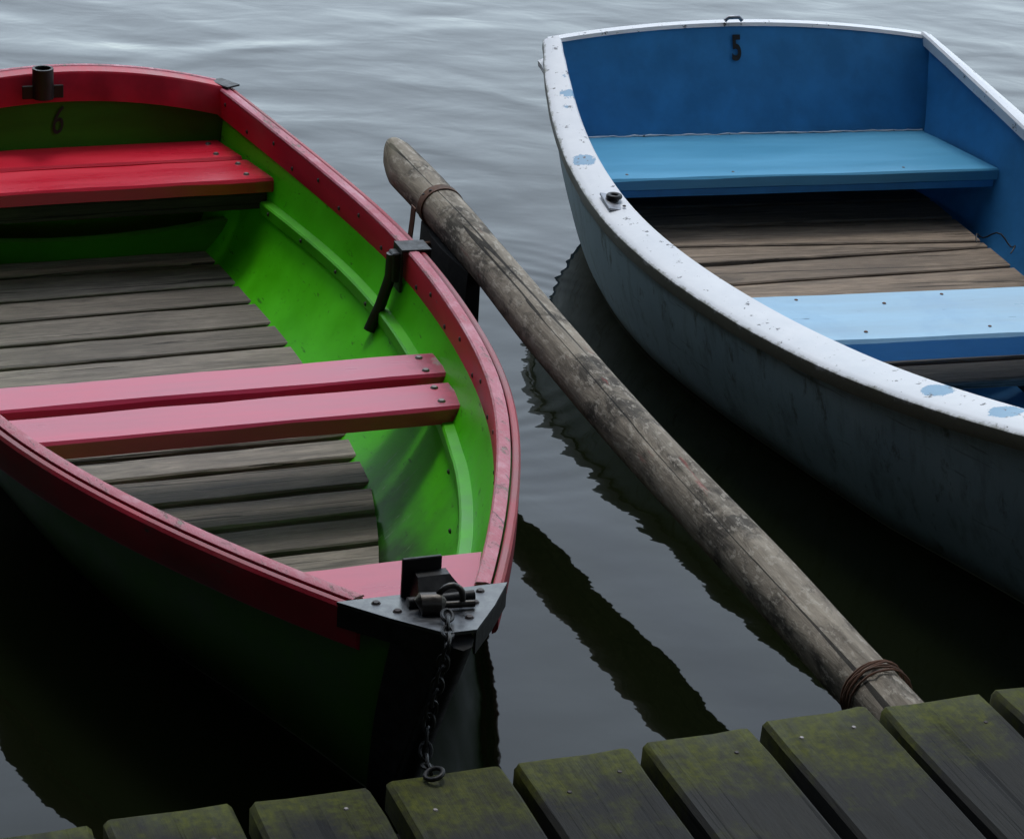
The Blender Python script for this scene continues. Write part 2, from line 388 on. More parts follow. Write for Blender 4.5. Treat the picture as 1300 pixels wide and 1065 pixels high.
# ------------------------------------------------------------------ water
def water_mat():
    t = NT('lake_water')
    t.set('Base Color', (.0055, .0075, .0028)); t.set('Roughness', .02); t.set('IOR', 1.333)
    t.b.inputs['Specular IOR Level'].default_value = .5
    y = t.sep(1)
    far = t.ramp(y, 4.3, 7.2)
    a = t.noise(t.coord((.8, 1.05, 1), (0, 0, R(14))), 1.9, 1, .4, .8)
    b = t.noise(t.coord((.75, 1.05, 1), (0, 0, R(-10)), (3, 1, 0)), 5.4, 2, .45, .6)
    c = t.noise(t.coord((.6, 1.2, 1)), 14, 3, .5)
    calm = t.noise(t.coord((.8, 1, 1), loc=(7, 2, 0)), 2.6, 2, .45)
    fine = t.noise(t.coord((1, 1, 1), loc=(1, 8, 0)), 17, 2, .6)
    sw = t.math('ADD', t.math('MULTIPLY', a, .0145), t.math('ADD', t.math('MULTIPLY', b, .0022), t.math('MULTIPLY', c, .0003)))
    near = t.math('ADD', t.math('MULTIPLY', calm, .0078), t.math('MULTIPLY', fine, .00030))
    h = t.math('ADD', t.math('MULTIPLY', sw, far), near)
    # rings spreading from the rubber fender that dips into the water
    d = t.n('ShaderNodeVectorMath', operation='DISTANCE'); d.inputs[1].default_value = (-.20, 5.55, 0); t.l(t.tc.outputs['Object'], d.inputs[0])
    dd = t.math('ADD', d.outputs['Value'], t.math('MULTIPLY', calm, .10))
    ring = t.math('MULTIPLY', t.math('SINE', t.math('MULTIPLY', dd, 95)), t.math('MULTIPLY', t.ramp(dd, .30, .5), t.ramp(dd, 1.0, .5)))
    ring = t.math('MULTIPLY', ring, t.ramp(t.noise(t.coord(loc=(9, 9, 0)), 2.4, 2), .40, .6))
    h = t.math('ADD', h, t.math('MULTIPLY', ring, .00040))
    t.set('Normal', t.bump(h, 1.0, 1.0))
    return t.m
# bank behind the camera
def bank_mat():
    t = NT('bank_soil'); n = t.noise(t.coord(), 3, 8, .7); t.set('Base Color', t.mix(n, (.03, .028, .018), (.05, .06, .02))); t.set('Roughness', 1.0)
    t.set('Normal', t.bump(n, .6, .03)); return t.m
bk = []
nx = 24
for i in range(nx + 1):
    x = -60 + 120 * i / nx
    for (yy, zz) in ((.2, -.6), (-.4, .12), (-1.5, .26), (-8, .9), (-60, 3)):
        bk.append((x, yy + .3 * math.sin(i * 1.7) - (abs(x) * .0), zz + .05 * math.sin(i * 2.3 + yy)))
fs = [(i * 5 + j, (i + 1) * 5 + j, (i + 1) * 5 + j + 1, i * 5 + j + 1) for i in range(nx) for j in range(4)]
bank = mesh('bank', bk, fs, bank_mat(), smooth=True); tag(bank, kind='structure')
sv = []
for i in range(13):
    y = -1.5 + i * 1.4
    for (x, z) in ((-8.2, -.6), (-8.8, .1), (-10, .25), (-14, .5), (-18, -.6)): sv.append((x + .35 * math.sin(i * 1.3) - max(0, i - 9) * .6, y, z * (1 if i < 12 else -.5)))
shore = mesh('shore', sv, [(i * 5 + j, (i + 1) * 5 + j, (i + 1) * 5 + j + 1, i * 5 + j + 1) for i in range(12) for j in range(4)], bank.data.materials[0], smooth=True); tag(shore, kind='structure')

# ------------------------------------------------------------------ hull maths
_n = 7; _h = .5; _A = np.zeros((_n, _n)); _B = np.zeros((_n, _n))
_A[0, 0] = 1; _A[0, 1] = -1; _A[-1, -1] = 1; _A[-1, -2] = -1
for i in range(1, _n - 1):
    _A[i, i - 1] = _h / 6; _A[i, i] = 2 * _h / 3; _A[i, i + 1] = _h / 6; _B[i, i - 1] = 1 / _h; _B[i, i] = -2 / _h; _B[i, i + 1] = 1 / _h
_MS = np.linalg.solve(_A, _B)
def spl(v, s):
    v = np.asarray(v); m = _MS @ v; i = int(min(max(math.floor(s / _h), 0), _n - 2)); t = s - i * _h; a = _h - t
    return float((m[i] * a ** 3 + m[i + 1] * t ** 3) / (6 * _h) + (v[i] / _h - m[i] * _h / 6) * a + (v[i + 1] / _h - m[i + 1] * _h / 6) * t)

class Hull:
    def __init__(s, knots, shz, L, foot, rake, w0, camber, ubow, bbow, zk=-.13):
        s.k, s.L, s.foot, s.rake, s.w0r, s.camb, s.ubow, s.bbow, s.zkb = knots, L, foot, rake, w0, camber, ubow, bbow, zk
        s.zc = np.polyfit([0, 1.5, 3], shz, 2)
        s.ztop = s.sheer(L)
    def sheer(s, u): return float(np.polyval(s.zc, u))
    def b(s, u):
        if u <= s.ubow: return spl(s.k, u)
        f = (u - s.ubow) / (s.L - s.ubow); return spl(s.k, s.ubow) * (1 - f) + s.bbow * f
    def section(s, q, n=20):
        """q 0..1 stern to bow -> list (v, z) keel to gunwale"""
        u = q * s.L; b = s.b(u); zs = s.sheer(u)
        r = float(np.interp(u, *zip(*s.w0r))); w0 = max(b * r, .010)
        zk = s.zkb * (1 - .6 * max(0, (q - .6) / .4) ** 2)
        C = [(-.5 * w0, zk + .012), (0, zk), (.55 * w0, zk + .018), (w0 * .97, -.01), (w0 + .64 * (b - w0), .46 * zs), (b, zs)]
        C.append((2 * C[-1][0] - C[-2][0], 2 * C[-1][1] - C[-2][1]))
        P = []
        for i in range(1, 5):
            p0, p1, p2, p3 = (np.array(C[j]) for j in (i - 1, i, i + 1, i + 2))
            for k in range(n // 4):
                t = k / (n // 4)
                P.append(.5 * ((2 * p1) + (p2 - p0) * t + (2 * p0 - 5 * p1 + 4 * p2 - p3) * t * t + (3 * p1 - p0 - 3 * p2 + p3) * t ** 3))
        P.append(np.array(C[5])); return [(max(0., float(a)), float(c)) for a, c in P]
    def u0(s, z): return (s.sheer(0) - z) * s.rake
    def Lz(s, z): return s.foot + (s.L - s.foot) * max(-.6, z / s.ztop)
    def uq(s, q, z):
        # keep the gunwale exactly where it belongs, lean the ends
        g = q * s.L; a = (1 - q) ** 4; c = q ** 4
        return g + a * s.u0(z) * (1 if True else 0) + c * (s.Lz(z) - s.L) if z < s.sheer(g) - 1e-6 else g
    def v(s, u, z):
        q = u / s.L
        for _ in range(12):
            q += (u - s.uq(q, z)) / s.L; q = min(max(q, 0), 1)
        sec = s.section(q); zz = [p[1] for p in sec]; vv = [p[0] for p in sec]
        return float(np.interp(z, zz, vv))
    def shell(s, th, ns=64, lower=.0):
        V = []; F = []; n = 21
        def grid(off):
            base = len(V)
            for i in range(ns + 1):
                q = i / ns; q = 1 - (1 - q) ** 1.25
                sec = s.section(q)
                full = [(-a, z) for a, z in sec[::-1]] + sec[1:]
                for k, (a, z) in enumerate(full):
                    u = s.uq(q, z)
                    if off:
                        # inward offset in the section plane
                        k0, k1 = full[max(k - 1, 0)], full[min(k + 1, len(full) - 1)]
                        tx, tz = k1[0] - k0[0], k1[1] - k0[1]; l = math.hypot(tx, tz) + 1e-9
                        o = min(off, abs(a) * .6 + .004)
                        if k in (0, len(full) - 1): a = a - math.copysign(o, a)
                        else: a, z = a + (-tz / l) * o, z + (tx / l) * o
                        u = u + (off if q < .02 else 0) - (off * 1.5 if q > .98 else 0)
                    if k in (0, len(full) - 1): z -= lower
                    V.append((u, a, z))
            return base, len(full)
        b0, m = grid(0); b1, m = grid(th)
        for i in range(ns):
            for k in range(m - 1):
                F.append((b0 + i * m + k, b0 + i * m + k + 1, b0 + (i + 1) * m + k + 1, b0 + (i + 1) * m + k))
                F.append((b1 + i * m + k, b1 + (i + 1) * m + k, b1 + (i + 1) * m + k + 1, b1 + i * m + k + 1))
            for k in (0, m - 1):
                F.append((b0 + i * m + k, b0 + (i + 1) * m + k, b1 + (i + 1) * m + k, b1 + i * m + k))
        for k in range(m - 1):
            F.append((b0 + ns * m + k, b0 + ns * m + k + 1, b1 + ns * m + k + 1, b1 + ns * m + k))
            F.append((b0 + k, b0 + k + 1, b1 + k + 1, b1 + k))
        return V, F
    def gun(s, side, ua, ub, n, dz=0, dn=0):
        P = []
        for i in range(n + 1):
            u = ua + (ub - ua) * i / n; P.append(Vector((u, side * (s.b(u) - dn), s.sheer(u) + dz)))
        return P

def transom(h, name, th, mat, parent, inset=.0, out=.0):
    """plate closing the stern, leaning aft, arched top; stands aft of the hull end"""
    sec = h.section(0.0); zs = h.sheer(0); b = h.b(0)
    pts = [(-(a), z) for a, z in sec[::-1]] + sec[1:]
    top = [(b * math.cos(math.pi * i / 20), zs + h.camb * math.sin(math.pi * i / 20)) for i in range(1, 20)]
    pts = pts + [(b * (1 - 2 * i / 20), zs + h.camb * (1 - (1 - 2 * i / 20) ** 2)) for i in range(1, 20)]
    V = [(h.u0(z) - out, v, z) for v, z in pts] + [(h.u0(z) - out - th, v, z) for v, z in pts]
    n = len(pts); F = [tuple(range(n)), tuple(range(2 * n - 1, n - 1, -1))] + [(i, (i + 1) % n, n + (i + 1) % n, n + i) for i in range(n)]
    return mesh(name, V, F, mat, parent)
def arch(h, dv=0., dz=0., n=28):
    b = h.b(0) + dv; zs = h.sheer(0) + dz
    return [(b * (2 * i / n - 1), zs + h.camb * (1 - (2 * i / n - 1) ** 2)) for i in range(n + 1)]
def arch_strip(h, name, prof, mat, parent, dv=0.):
    """prof: (du, dz) ring swept along the transom's arched top"""
    V = []; F = []; A = arch(h, dv); k = len(prof)
    for v, z in A:
        for du, dz in prof: V.append((h.u0(z + dz) + du, v, z + dz))
    for i in range(len(A) - 1):
        for j in range(k): F.append((i * k + j, i * k + (j + 1) % k, (i + 1) * k + (j + 1) % k, (i + 1) * k + j))
    F.append(tuple(range(k))[::-1]); F.append(tuple((len(A) - 1) * k + j for j in range(k)))
    return mesh(name, V, F, mat, parent, autosmooth=35)

# ------------------------------------------------------------------ the two hulls' lines, then the lake cut to their waterlines
RH = Hull((.4378, .5374, .5937, .5767, .4922, .3228, .1008), (.3487, .3093, .4495), 3.13, 2.86, .22,
          [(0, .80), (.5, .74), (1, .71), (1.5, .69), (2, .68), (2.4, .62), (2.7, .50), (3.13, .3)], .062, 3.0, .018)
BH = Hull((.560, .6544, .6628, .5776, .4525, .2863, .13), (.4857, .3173, .5781), 2.90, 2.72, .42,
          [(0, .84), (.34, .83), (.74, .83), (1, .83), (1.4, .80), (2, .72), (2.6, .5), (2.9, .3)], .039, 2.6, .03)
RPOS, RROT = Vector((-1.201, 6.2421, 0)), R(21.505 - 90)
BPOS, BROT = Vector((.5667, 6.7265, 0)), R(16.2804 - 90)
from mathutils.geometry import tessellate_polygon
W = 300
def waterline(h, pos, rot):
    ua, ub = h.u0(0) - .012, h.Lz(0) - .012; P = []
    us = [ua + (ub - ua) * i / 40 for i in range(41)]
    for u in us: P.append((u, h.v(max(u, h.u0(0)), 0) - .006))
    P += [(u, -v) for u, v in P[::-1]]
    M3 = Matrix.Rotation(rot, 3, 'Z')
    return [pos + M3 @ Vector((u, v, 0)) for u, v in P]
loops = [[Vector((-W, -2.5, 0)), Vector((W, -2.5, 0)), Vector((W, 2 * W, 0)), Vector((-W, 2 * W, 0))], waterline(RH, RPOS, RROT), waterline(BH, BPOS, BROT)]
water = mesh('water', [p for l in loops for p in l], [tuple(t) for t in tessellate_polygon(loops)], water_mat()); tag(water, kind='structure')
if water.data.polygons[0].normal.z < 0: water.data.flip_normals()

# ------------------------------------------------------------------ red and green boat
red = empty('rowing_boat', (-1.201, 6.2421, 0), R(21.505 - 90))
tag(red, 'green rowing boat with red gunwales and red plank seats, number 6 on its stern', 'rowing boat')
hull = mesh('hull', *RH.shell(.014, lower=.022), m_hull_r, red, autosmooth=50)
def inner_slot(o, mat):
    o.data.materials.append(mat); n_out = len(o.data.vertices) // 2
    for pl in o.data.polygons:
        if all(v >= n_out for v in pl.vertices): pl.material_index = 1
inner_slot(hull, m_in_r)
tr = transom(RH, 'transom', .026, m_green_dk, red)
arch_strip(RH, 'transom_rail', [(.020, -.070), (.020, -.002), (.016, .004), (-.030, .004), (-.030, -.012), (-.002, -.070)], m_red_trim, tr, .004)
arch_strip(RH, 'transom_edge', [(-.0305, -.045), (-.0305, .002), (-.034, .0055), (-.046, .0055), (-.046, -.045)], m_red_cap, tr, .006)
# number painted on the inside of the transom
def stern_text(h, ch, v, z, size, mat, parent, **k):
    n = Vector((1, 0, h.rake)).normalized(); upv = Vector((-h.rake, 0, 1)).normalized(); xv = Vector((0, 1, 0))
    # viewer looks aft from the bow: text x runs with +v
    M4 = Matrix((xv, upv, xv.cross(upv))).transposed().to_4x4()
    if xv.cross(upv).dot(n) < 0: pass
    M4.translation = Vector((h.u0(z), v, z)) + n * .0025
    return textmesh('stern_number', ch, M4, size, mat, parent, **k)
stern_text(RH, '6', -.023, .286, .104, m_ink, tr, xs=.62, off=.0, shear=.35)
for side in (1, -1):
    ow = lambda p, s=side: Vector((0, s, 0))
    inw = sweep('inwale', RH.gun(side, .0, 2.955, 60), [(-.036, -.066), (-.036, -.004), (-.033, .002), (-.014, .004), (-.0105, .001), (-.0145, -.066)], m_red_trim, red, ow)
    sweep('gunwale_cap', RH.gun(side, .0, 2.958, 60), [(-.0345, .0045), (-.031, .008), (-.016, .009), (-.009, .007), (-.009, .0042)], m_red_cap, red, ow)
    sweep('rub_rail', RH.gun(side, -.03, 2.985, 60), [(.0005, -.070), (.0005, -.024), (-.0055, -.019), (-.0055, .003), (-.002, .0055), (.006, .004), (.0100, -.002), (.0100, -.060), (.007, -.066)], m_red_rail, red, ow)
    ns = 22 if side == 1 else 8
    for i in range(ns):
        u = .06 + i * (2.75 / 21) + random.uniform(-.02, .02) if side == 1 else 2.1 + i * .1
        if 1.04 < u < 1.2: continue
        z = RH.sheer(u) - .022 - (.026 if i % 2 else 0)
        d = Vector((1, side * (RH.b(u + .01) - RH.b(u - .01)) / .02, 0)); nn = Vector((d.y, -d.x, 0)).normalized() * side
        nn = Vector((d.y, -1, 0)).normalized() if side == 1 else Vector((d.y, 1, 0)).normalized()
        p = Vector((u, side * RH.b(u), z)) + (Vector((0, -side, 0)) * .0375)
        screw('screw', p, (0, -side, 0), .0065, m_screw, inw)
    # riser that carries the seats
    def riser(ua, ub, n=30):
        P = []
        for i in range(n + 1):
            u = ua + (ub - ua) * i / n; z = float(np.interp(u, [.3, 1.5, 1.9, 2.5], [.160, .160, .165, .215])); P.append(Vector((u, side * (RH.v(u, z) - .016), z)))
        return P
    rs = sweep('riser', riser(.36, 2.52, 50), [(-.024, -.028), (-.024, -.002), (-.020, .002), (.004, .003), (-.014, -.028)], m_green, red, ow)
    if side == 1:
        for u in (.42, .62, .84, 1.05, 1.95, 2.2): screw('screw', (u, RH.v(u, .15) - .040, .147), (0, -1, 0), .006, m_screw, rs)
# seats
def rplank(ua, ub, va0, va1, z, th, mat, name, parent, seed, ch=.006):
    return plank(name, (ua, va0), (ua, va1), (ub, va0), (ub, va1), z, th, mat, parent, .0012, ch, 8, .0006, seed)
th = empty('thwart', (0, 0, 0)); th.parent = red
for k, (ua, ub) in enumerate(((1.474, 1.592), (1.634, 1.760))):
    vr = .518 if k == 0 else .500
    p = rplank(ua, ub, -vr, vr, .200, .038, m_pink, 'seat_plank', th, 10 + k)
    for du in (.026, .095): screw('screw', (ua + du, vr - .035 - du * .1, .2015), (0, 0, 1), .010, m_screw_l, p)
ss = empty('stern_seat', (0, 0, 0)); ss.parent = red
for k, (ua, ub) in enumerate(((.03, .182), (.200, .362))):
    vr = (.428, .448)[k]
    a, b = RH.v(ua, .215) - .022, RH.v(ub, .215) - .022
    p = plank('seat_plank', (ua, -a), (ua, a), (ub, -b), (ub, b), .222, .036, m_red, ss, .001, .006, 8, .0006, 20 + k)
    for du in (.035, .12): screw('screw', (ua + du, a - .03, .2235), (0, 0, 1), .009, m_screw_l, p)
box('seat_bearer', (.335, 0, .160), (.03, .90, .045), m_jwood, ss)
# frame under the stern seat
def rib(u, name, mat, zt0, zt1, w=.03):
    V = []; F = []; n = 16
    for i in range(n + 1):
        f = i / n * 2 - 1; v = f * .46; zb = -.09 + .06 * f * f; zt = zt0 + (zt1 - zt0) * f * f
        for x in (u, u + w):
            V += [(x, v, zb), (x, v, zt)]
    for i in range(n):
        a = i * 4; b = a + 4
        F += [(a, b, b + 1, a + 1), (a + 2, a + 3, b + 3, b + 2), (a + 1, b + 1, b + 3, a + 3), (a, a + 2, b + 2, b)]
    F += [(0, 1, 3, 2), (n * 4, n * 4 + 2, n * 4 + 3, n * 4 + 1)]
    return mesh(name, V, F, mat, red, autosmooth=30)
rib(.18, 'stern_frame', m_green_dk, .030, .075)
# floorboards: a raised set aft of the thwart and a set forward of it
fl = empty('floor', (0, 0, 0)); fl.parent = red
FZ = -.02
ups = [.02, .16, .305, .462, .590, .738, .870, 1.0, 1.13, 1.262]
def fedge(u): return min(.425, RH.v(u, FZ) - .018)
for k in range(len(ups) - 1):
    a, b = ups[k] + .009, ups[k + 1] - .009
    sk = -.010
    plank('floorboard', (a - sk, -fedge(a)), (a + sk * .5, fedge(a)), (b - sk, -fedge(b)), (b + sk * .5, fedge(b)), FZ, .016, m_floor, fl, .0009, .003, 8, .0008, 40 + k)
lows = [1.262, 1.396, 1.508, 1.642, 1.774, 1.903, 2.015, 2.12, 2.22]
for k in range(len(lows) - 1):
    a, b = lows[k] + .012, lows[k + 1] - .012
    e = lambda u: min(float(np.interp(u, [1.26, 1.39, 1.63, 1.84, 2.01, 2.3], [.40, .392, .340, .293, .242, .15])), RH.v(u, FZ) - .012)
    plank('floorboard', (a + .008, -e(a)), (a, e(a)), (b + .008, -e(b)), (b, e(b)), FZ, .016, m_floor, fl, .0012, .004, 8, .001, 60 + k)
box('floor_bearer', (1.1, .2, -.054), (2.1, .04, .035), m_jwood, fl); box('floor_bearer', (1.1, -.2, -.054), (2.1, .04, .035), m_jwood, fl)
# bow seat: two pink boards
bs = empty('bow_seat', (0, 0, 0)); bs.parent = red
for k, (ua, ub) in enumerate(((2.665, 2.815), (2.822, 2.930))):
    a, b = RH.b(ua) - .048, RH.b(ub) - .048
    plank('seat_plank', (ua, -a), (ua, a), (ub, -b), (ub, b),   .352, .03, m_pink, bs, .001, .005, 6, .0006, 80 + k)
# bow plate
bp = []
for u, v in ((2.958, .140), (3.05, .085), (3.140, .024), (3.140, -.024), (3.05, -.085), (2.958, -.140)): bp.append((u, v))
V = []; F = []
for zt in (.0, -.006):
    for u, v in bp: V.append((u, v, RH.sheer(u) + .0085 + zt))
F = [tuple(range(6)), tuple(range(11, 5, -1))] + [(i, (i + 1) % 6, 6 + (i + 1) % 6, 6 + i) for i in range(6)]
plate = mesh('bow_plate', V, F, m_plate, red)
for u, v in ((2.985, .085), (3.03, .060), (2.985, -.085), (3.03, -.065), (3.09, .03)): screw('screw', (u, v, RH.sheer(u) + .0105), (0, 0, 1), .008, m_screw, plate)
# breast block below the plate, black stem band
V = []; F = []; nb = 10
for i in range(nb + 1):
    q = .974 + .026 * i / nb; sec = RH.section(q); full = [(-a, z) for a, z in sec[::-1]] + sec[1:]; mm = len(full)
    for k, (a, z) in enumerate(full): V.append((RH.uq(q, z) + .004 * i / nb + .004, a + math.copysign(.0045, a) if a else 0, z + (.004 if k in (0, mm - 1) else -.004)))
for i in range(nb):
    for k in range(mm - 1): F.append((i * mm + k, (i + 1) * mm + k, (i + 1) * mm + k + 1, i * mm + k + 1))
mesh('bow_shoe', V, F, m_black, red, autosmooth=50)
P = []
for i in range(16):
    z = RH.sheer(3.13) - .004 - i * (.60 / 15); P.append((RH.Lz(z) + .010, 0, z))
stem = tube('stem_band', P, .021, m_black, red, 8)
for sd_ in (1, -1):
    P = [Vector((u, sd_ * v, RH.sheer(u))) for u, v in ((2.960, .139), (3.05, .084), (3.139, .0235))]
    sweep('plate_skirt', P, [(0, -.034), (0, .002), (-.003, .002), (-.003, -.034)], m_black, plate, lambda p, q=sd_: Vector((0, q, 0)))
# upright black bracket on the bow plate
br = empty('mooring_bracket', (0, 0, 0)); br.parent = red
box('upright_plate', (2.968, -.008, .474), (.007, .064, .090), m_black, br, .0015)
zc = RH.sheer(3.0) + .012
V = [(2.972, -.030, zc), (2.972, .055, zc), (3.03, .06, zc), (3.03, -.03, zc), (2.972, -.022, zc + .036), (2.972, .030, zc + .036), (2.992, .030, zc + .036), (2.992, -.022, zc + .036)]
mesh('gusset', V, [(0, 1, 2, 3), (4, 5, 6, 7), (0, 1, 5, 4), (1, 2, 6, 5), (2, 3, 7, 6), (3, 0, 4, 7)], m_black, br)
tube('hinge_pin', [(3.018, -.045, zc + .008), (3.018, .062, zc + .008)], .009, m_black, br, 8)
tube('padlock_body', [(3.045, -.038, zc + .016), (3.045, -.034, zc + .018), (3.05, -.005, zc + .018), (3.05, -.001, zc + .016)], lambda f: .012 if f in (0, 1) else .019, m_dkiron, br, 12)
tube('shackle', [(3.045 + .006 * math.sin(q), .012 + .022 * math.cos(q), zc + .018 + .030 * math.sin(q)) for q in np.linspace(-.3, math.pi + .3, 14)], .0050, m_dkiron, br, 8)
tube('shackle_pin', [(3.045, -.02, zc + .014), (3.05, .052, zc + .012)], .0058, m_dkiron, br, 8)
# rowlock plate strapped over the starboard gunwale with a bar down the inside
rl = empty('rowlock_bracket', (0, 0, 0)); rl.parent = red
u = 1.125; bb = RH.b(u); zs = RH.sheer(u)
def uvz(n, z, du=0): return (u + du, bb - n, zs + z)
def strap(name, pts, wd, tk, parent):
    V = []; F = []
    for i, (n, z) in enumerate(pts):
        p0, p1 = pts[max(i - 1, 0)], pts[min(i + 1, len(pts) - 1)]; t = Vector((p1[0] - p0[0], p1[1] - p0[1])).normalized(); q = Vector((-t.y, t.x)) * tk
        for du in (-wd / 2, wd / 2):
            V += [uvz(n, z, du), uvz(n + q.x, z + q.y, du)]
    for i in range(len(pts) - 1):
        a = i * 4; b = a + 4
        F += [(a, b, b + 1, a + 1), (a + 2, a + 3, b + 3, b + 2), (a + 1, b + 1, b + 3, a + 3), (a, a + 2, b + 2, b)]
    F += [(0, 1, 3, 2), (len(pts) * 4 - 4, len(pts) * 4 - 2, len(pts) * 4 - 1, len(pts) * 4 - 3)]
    return mesh(name, V, F, m_black, parent)
strap('strap', [(-.021, -.08), (-.021, .011), (.049, .013), (.050, -.02), (.052, -.09)], .062, -.006, rl)
tube('bar', [uvz(.062, -.005), uvz(.064, -.06), uvz(.085, -.13), uvz(.110, -.19)], .014, m_black, rl, 8)
box('socket', (u, bb - .055, zs - .035), (.036, .022, .07), m_black, rl, .003)
# pipe clamp on the transom and corner irons
pc = empty('pipe_clamp', (0, 0, 0)); pc.parent = red
ztc = RH.sheer(0) + RH.camb
V = []; F = []; n = 14
for z in (ztc - .055, ztc + .024):
    for r in (.027, .021):
        for i in range(n): V.append((.030 + r * math.cos(2 * math.pi * i / n), -.058 + r * math.sin(2 * math.pi * i / n), z))
for i in range(n):
    j = (i + 1) % n
    F += [(i, j, 2 * n + j, 2 * n + i), (n + i, 3 * n + i, 3 * n + j, n + j), (2 * n + i, 2 * n + j, 3 * n + j, 3 * n + i), (i, n + i, n + j, j)]
mesh('pipe', V, F, m_black, pc, autosmooth=40)
box('mounting_plate', (.026, -.058, ztc - .040), (.008, .105, .034), m_black, pc, .0015)
for side in (1, -1):
    box('corner_iron', (-.012, side * (RH.b(0) - .012), RH.sheer(0) + .012), (.075, .045, .005), m_black, red, .0015, Matrix.Rotation(R(28 * side), 3, 'Z'))

# ------------------------------------------------------------------ blue boat
blue = empty('rowing_boat', (.5667, 6.7265, 0), R(16.2804 - 90))
tag(blue, 'pale blue rowing boat with chipped white gunwales and number 5 on its stern', 'rowing boat')
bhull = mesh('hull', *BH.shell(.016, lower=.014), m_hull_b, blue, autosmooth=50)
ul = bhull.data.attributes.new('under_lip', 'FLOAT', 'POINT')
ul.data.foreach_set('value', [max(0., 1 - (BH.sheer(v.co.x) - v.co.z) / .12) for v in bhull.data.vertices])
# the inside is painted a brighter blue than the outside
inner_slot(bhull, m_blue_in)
btr = transom(BH, 'transom', .022, m_blue_in, blue, out=-.004)
arch_strip(BH, 'transom_cap', [(.0065, -.003), (.0045, .006), (-.022, .007), (-.024, -.030), (-.0185, -.030), (-.0180, -.003)], m_white, btr, -.010)
stern_text(BH, '5', -.023, .462, .095, m_ink, btr, xs=.62, off=.03)
bpy.data.objects['stern_number.001'].location = Vector((1, 0, .42)).normalized() * .0045
tube('sculling_eye', [(-.012, -.055, .536), (-.012, -.045, .545), (-.012, -.015, .546), (-.012, -.005, .537)], .006, m_steel, btr, 8)
def flange(side):
    N = 70; V = []; F = []; lip = []; k = 0
    for i in range(N + 1):
        uu = -.012 + (2.89 + .012) * i / N; uc = max(uu, 0); b = BH.b(uc); zs = BH.sheer(uc)
        wd = float(np.interp(uc, [0, .25, .75, 1.2, 1.8, 2.4, 2.9], [.044, .060, .078, .090, .102, .100, .05])); wd = min(wd, b * .9)
        if side > 0: wd *= .80
        wob = .0016 * noise.noise(Vector((uu * 9, side * 3, 0)))
        pr = [(-wd, -.016, 0), (-wd, .010, 0), (-wd + .005, .0155, .1), (-wd * .5, .0135, .35), (-.012, .0085, .6), (-.002, .006, .70), (.0055 + wob, .0005, .84), (.006 + wob, -.020, 1), (.001 + wob, -.031, 1.1), (-.012, -.034, 1.1), (-.022, -.016, 1.)]
        db = (BH.b(uc + .02) - BH.b(max(uc - .02, 0))) / (.04 if uc > .02 else .02 + uc)
        nrm = Vector((-db, 1, 0)).normalized()
        for nn, z, lp in pr:
            V.append((uu + nrm.x * nn * (1 if uc > .1 else .2), side * (b + nrm.y * nn), zs + z)); lip.append(lp)
        k = len(pr)
    for i in range(N):
        for j in range(k): F.append((i * k + j, i * k + (j + 1) % k, (i + 1) * k + (j + 1) % k, (i + 1) * k + j))
    F.append(tuple(range(k))[::-1]); F.append(tuple(N * k + j for j in range(k)))
    o = mesh('gunwale', V, F, m_white, blue, autosmooth=32)
    at = o.data.attributes.new('lip', 'FLOAT', 'POINT'); at.data.foreach_set('value', lip)
    return o
fl_l = flange(-1); flange(1)
# rub strake below the lip near the stern
for side in (-1, 1):
    P = [Vector((uu, side * (BH.v(max(uu, .02), BH.sheer(max(uu, 0)) - .07) + .004), BH.sheer(max(uu, 0)) - .062 + .055 * min(1, uu / .45) ** 2)) for uu in np.linspace(-.02, .55, 24)]
    sweep('rub_strake', P, lambda i: [(.0, -.014), (.014 * (1 - i / 26) + .001, -.010), (.016 * (1 - i / 26) + .001, .006), (.0, .012)], m_white, blue, lambda p, s=side: Vector((0, s, 0)))
# seats
bss = empty('stern_seat', (0, 0, 0)); bss.parent = blue
a, b = BH.v(.12, .24) - .02, BH.v(.455, .24) - .022
p = plank('seat_board', (.098, -a), (.098, a), (.448, -b), (.440, b), .250, .030, m_blue, bss, .0008, .005, 10, .0008, 90)
plank('seat_apron', (.424, -b + .01), (.424, b - .01), (.445, -b + .01), (.437, b - .01), .219, .020, m_blue_in, bss, .0008, .002, 8, .0005, 91)
for v in (-.44, -.15, .33): screw('screw', (.41, v, .2502), (0, 0, 1), .0055, m_screw_l, p)
rc = random.Random(5)
cp = [(.104 + rc.uniform(-.0025, .0025), a * (2 * i / 70 - 1), .2515 + rc.uniform(-.001, .0015)) for i in range(71)]
tube('caulk_line', cp, lambda f: .0016 + .0016 * abs(math.sin(f * 61) * math.sin(f * 23)), m_white, bss, 6)
bth = empty('thwart', (0, 0, 0)); bth.parent = blue
a, b = BH.v(1.27, .24) - .022, BH.v(1.54, .24) - .022
p = plank('seat_board', (1.268, -a), (1.268, a), (1.548, -b), (1.548, b), .250, .052, m_blue_thw, bth, .0008, .006, 10, .0008, 92)
for uu, v in ((1.30, -.31), (1.50, -.22), (1.34, -.11), (1.30, .05), (1.50, .08)): screw('screw', (uu, v, .2502), (0, 0, 1), .0058, m_rust, p)
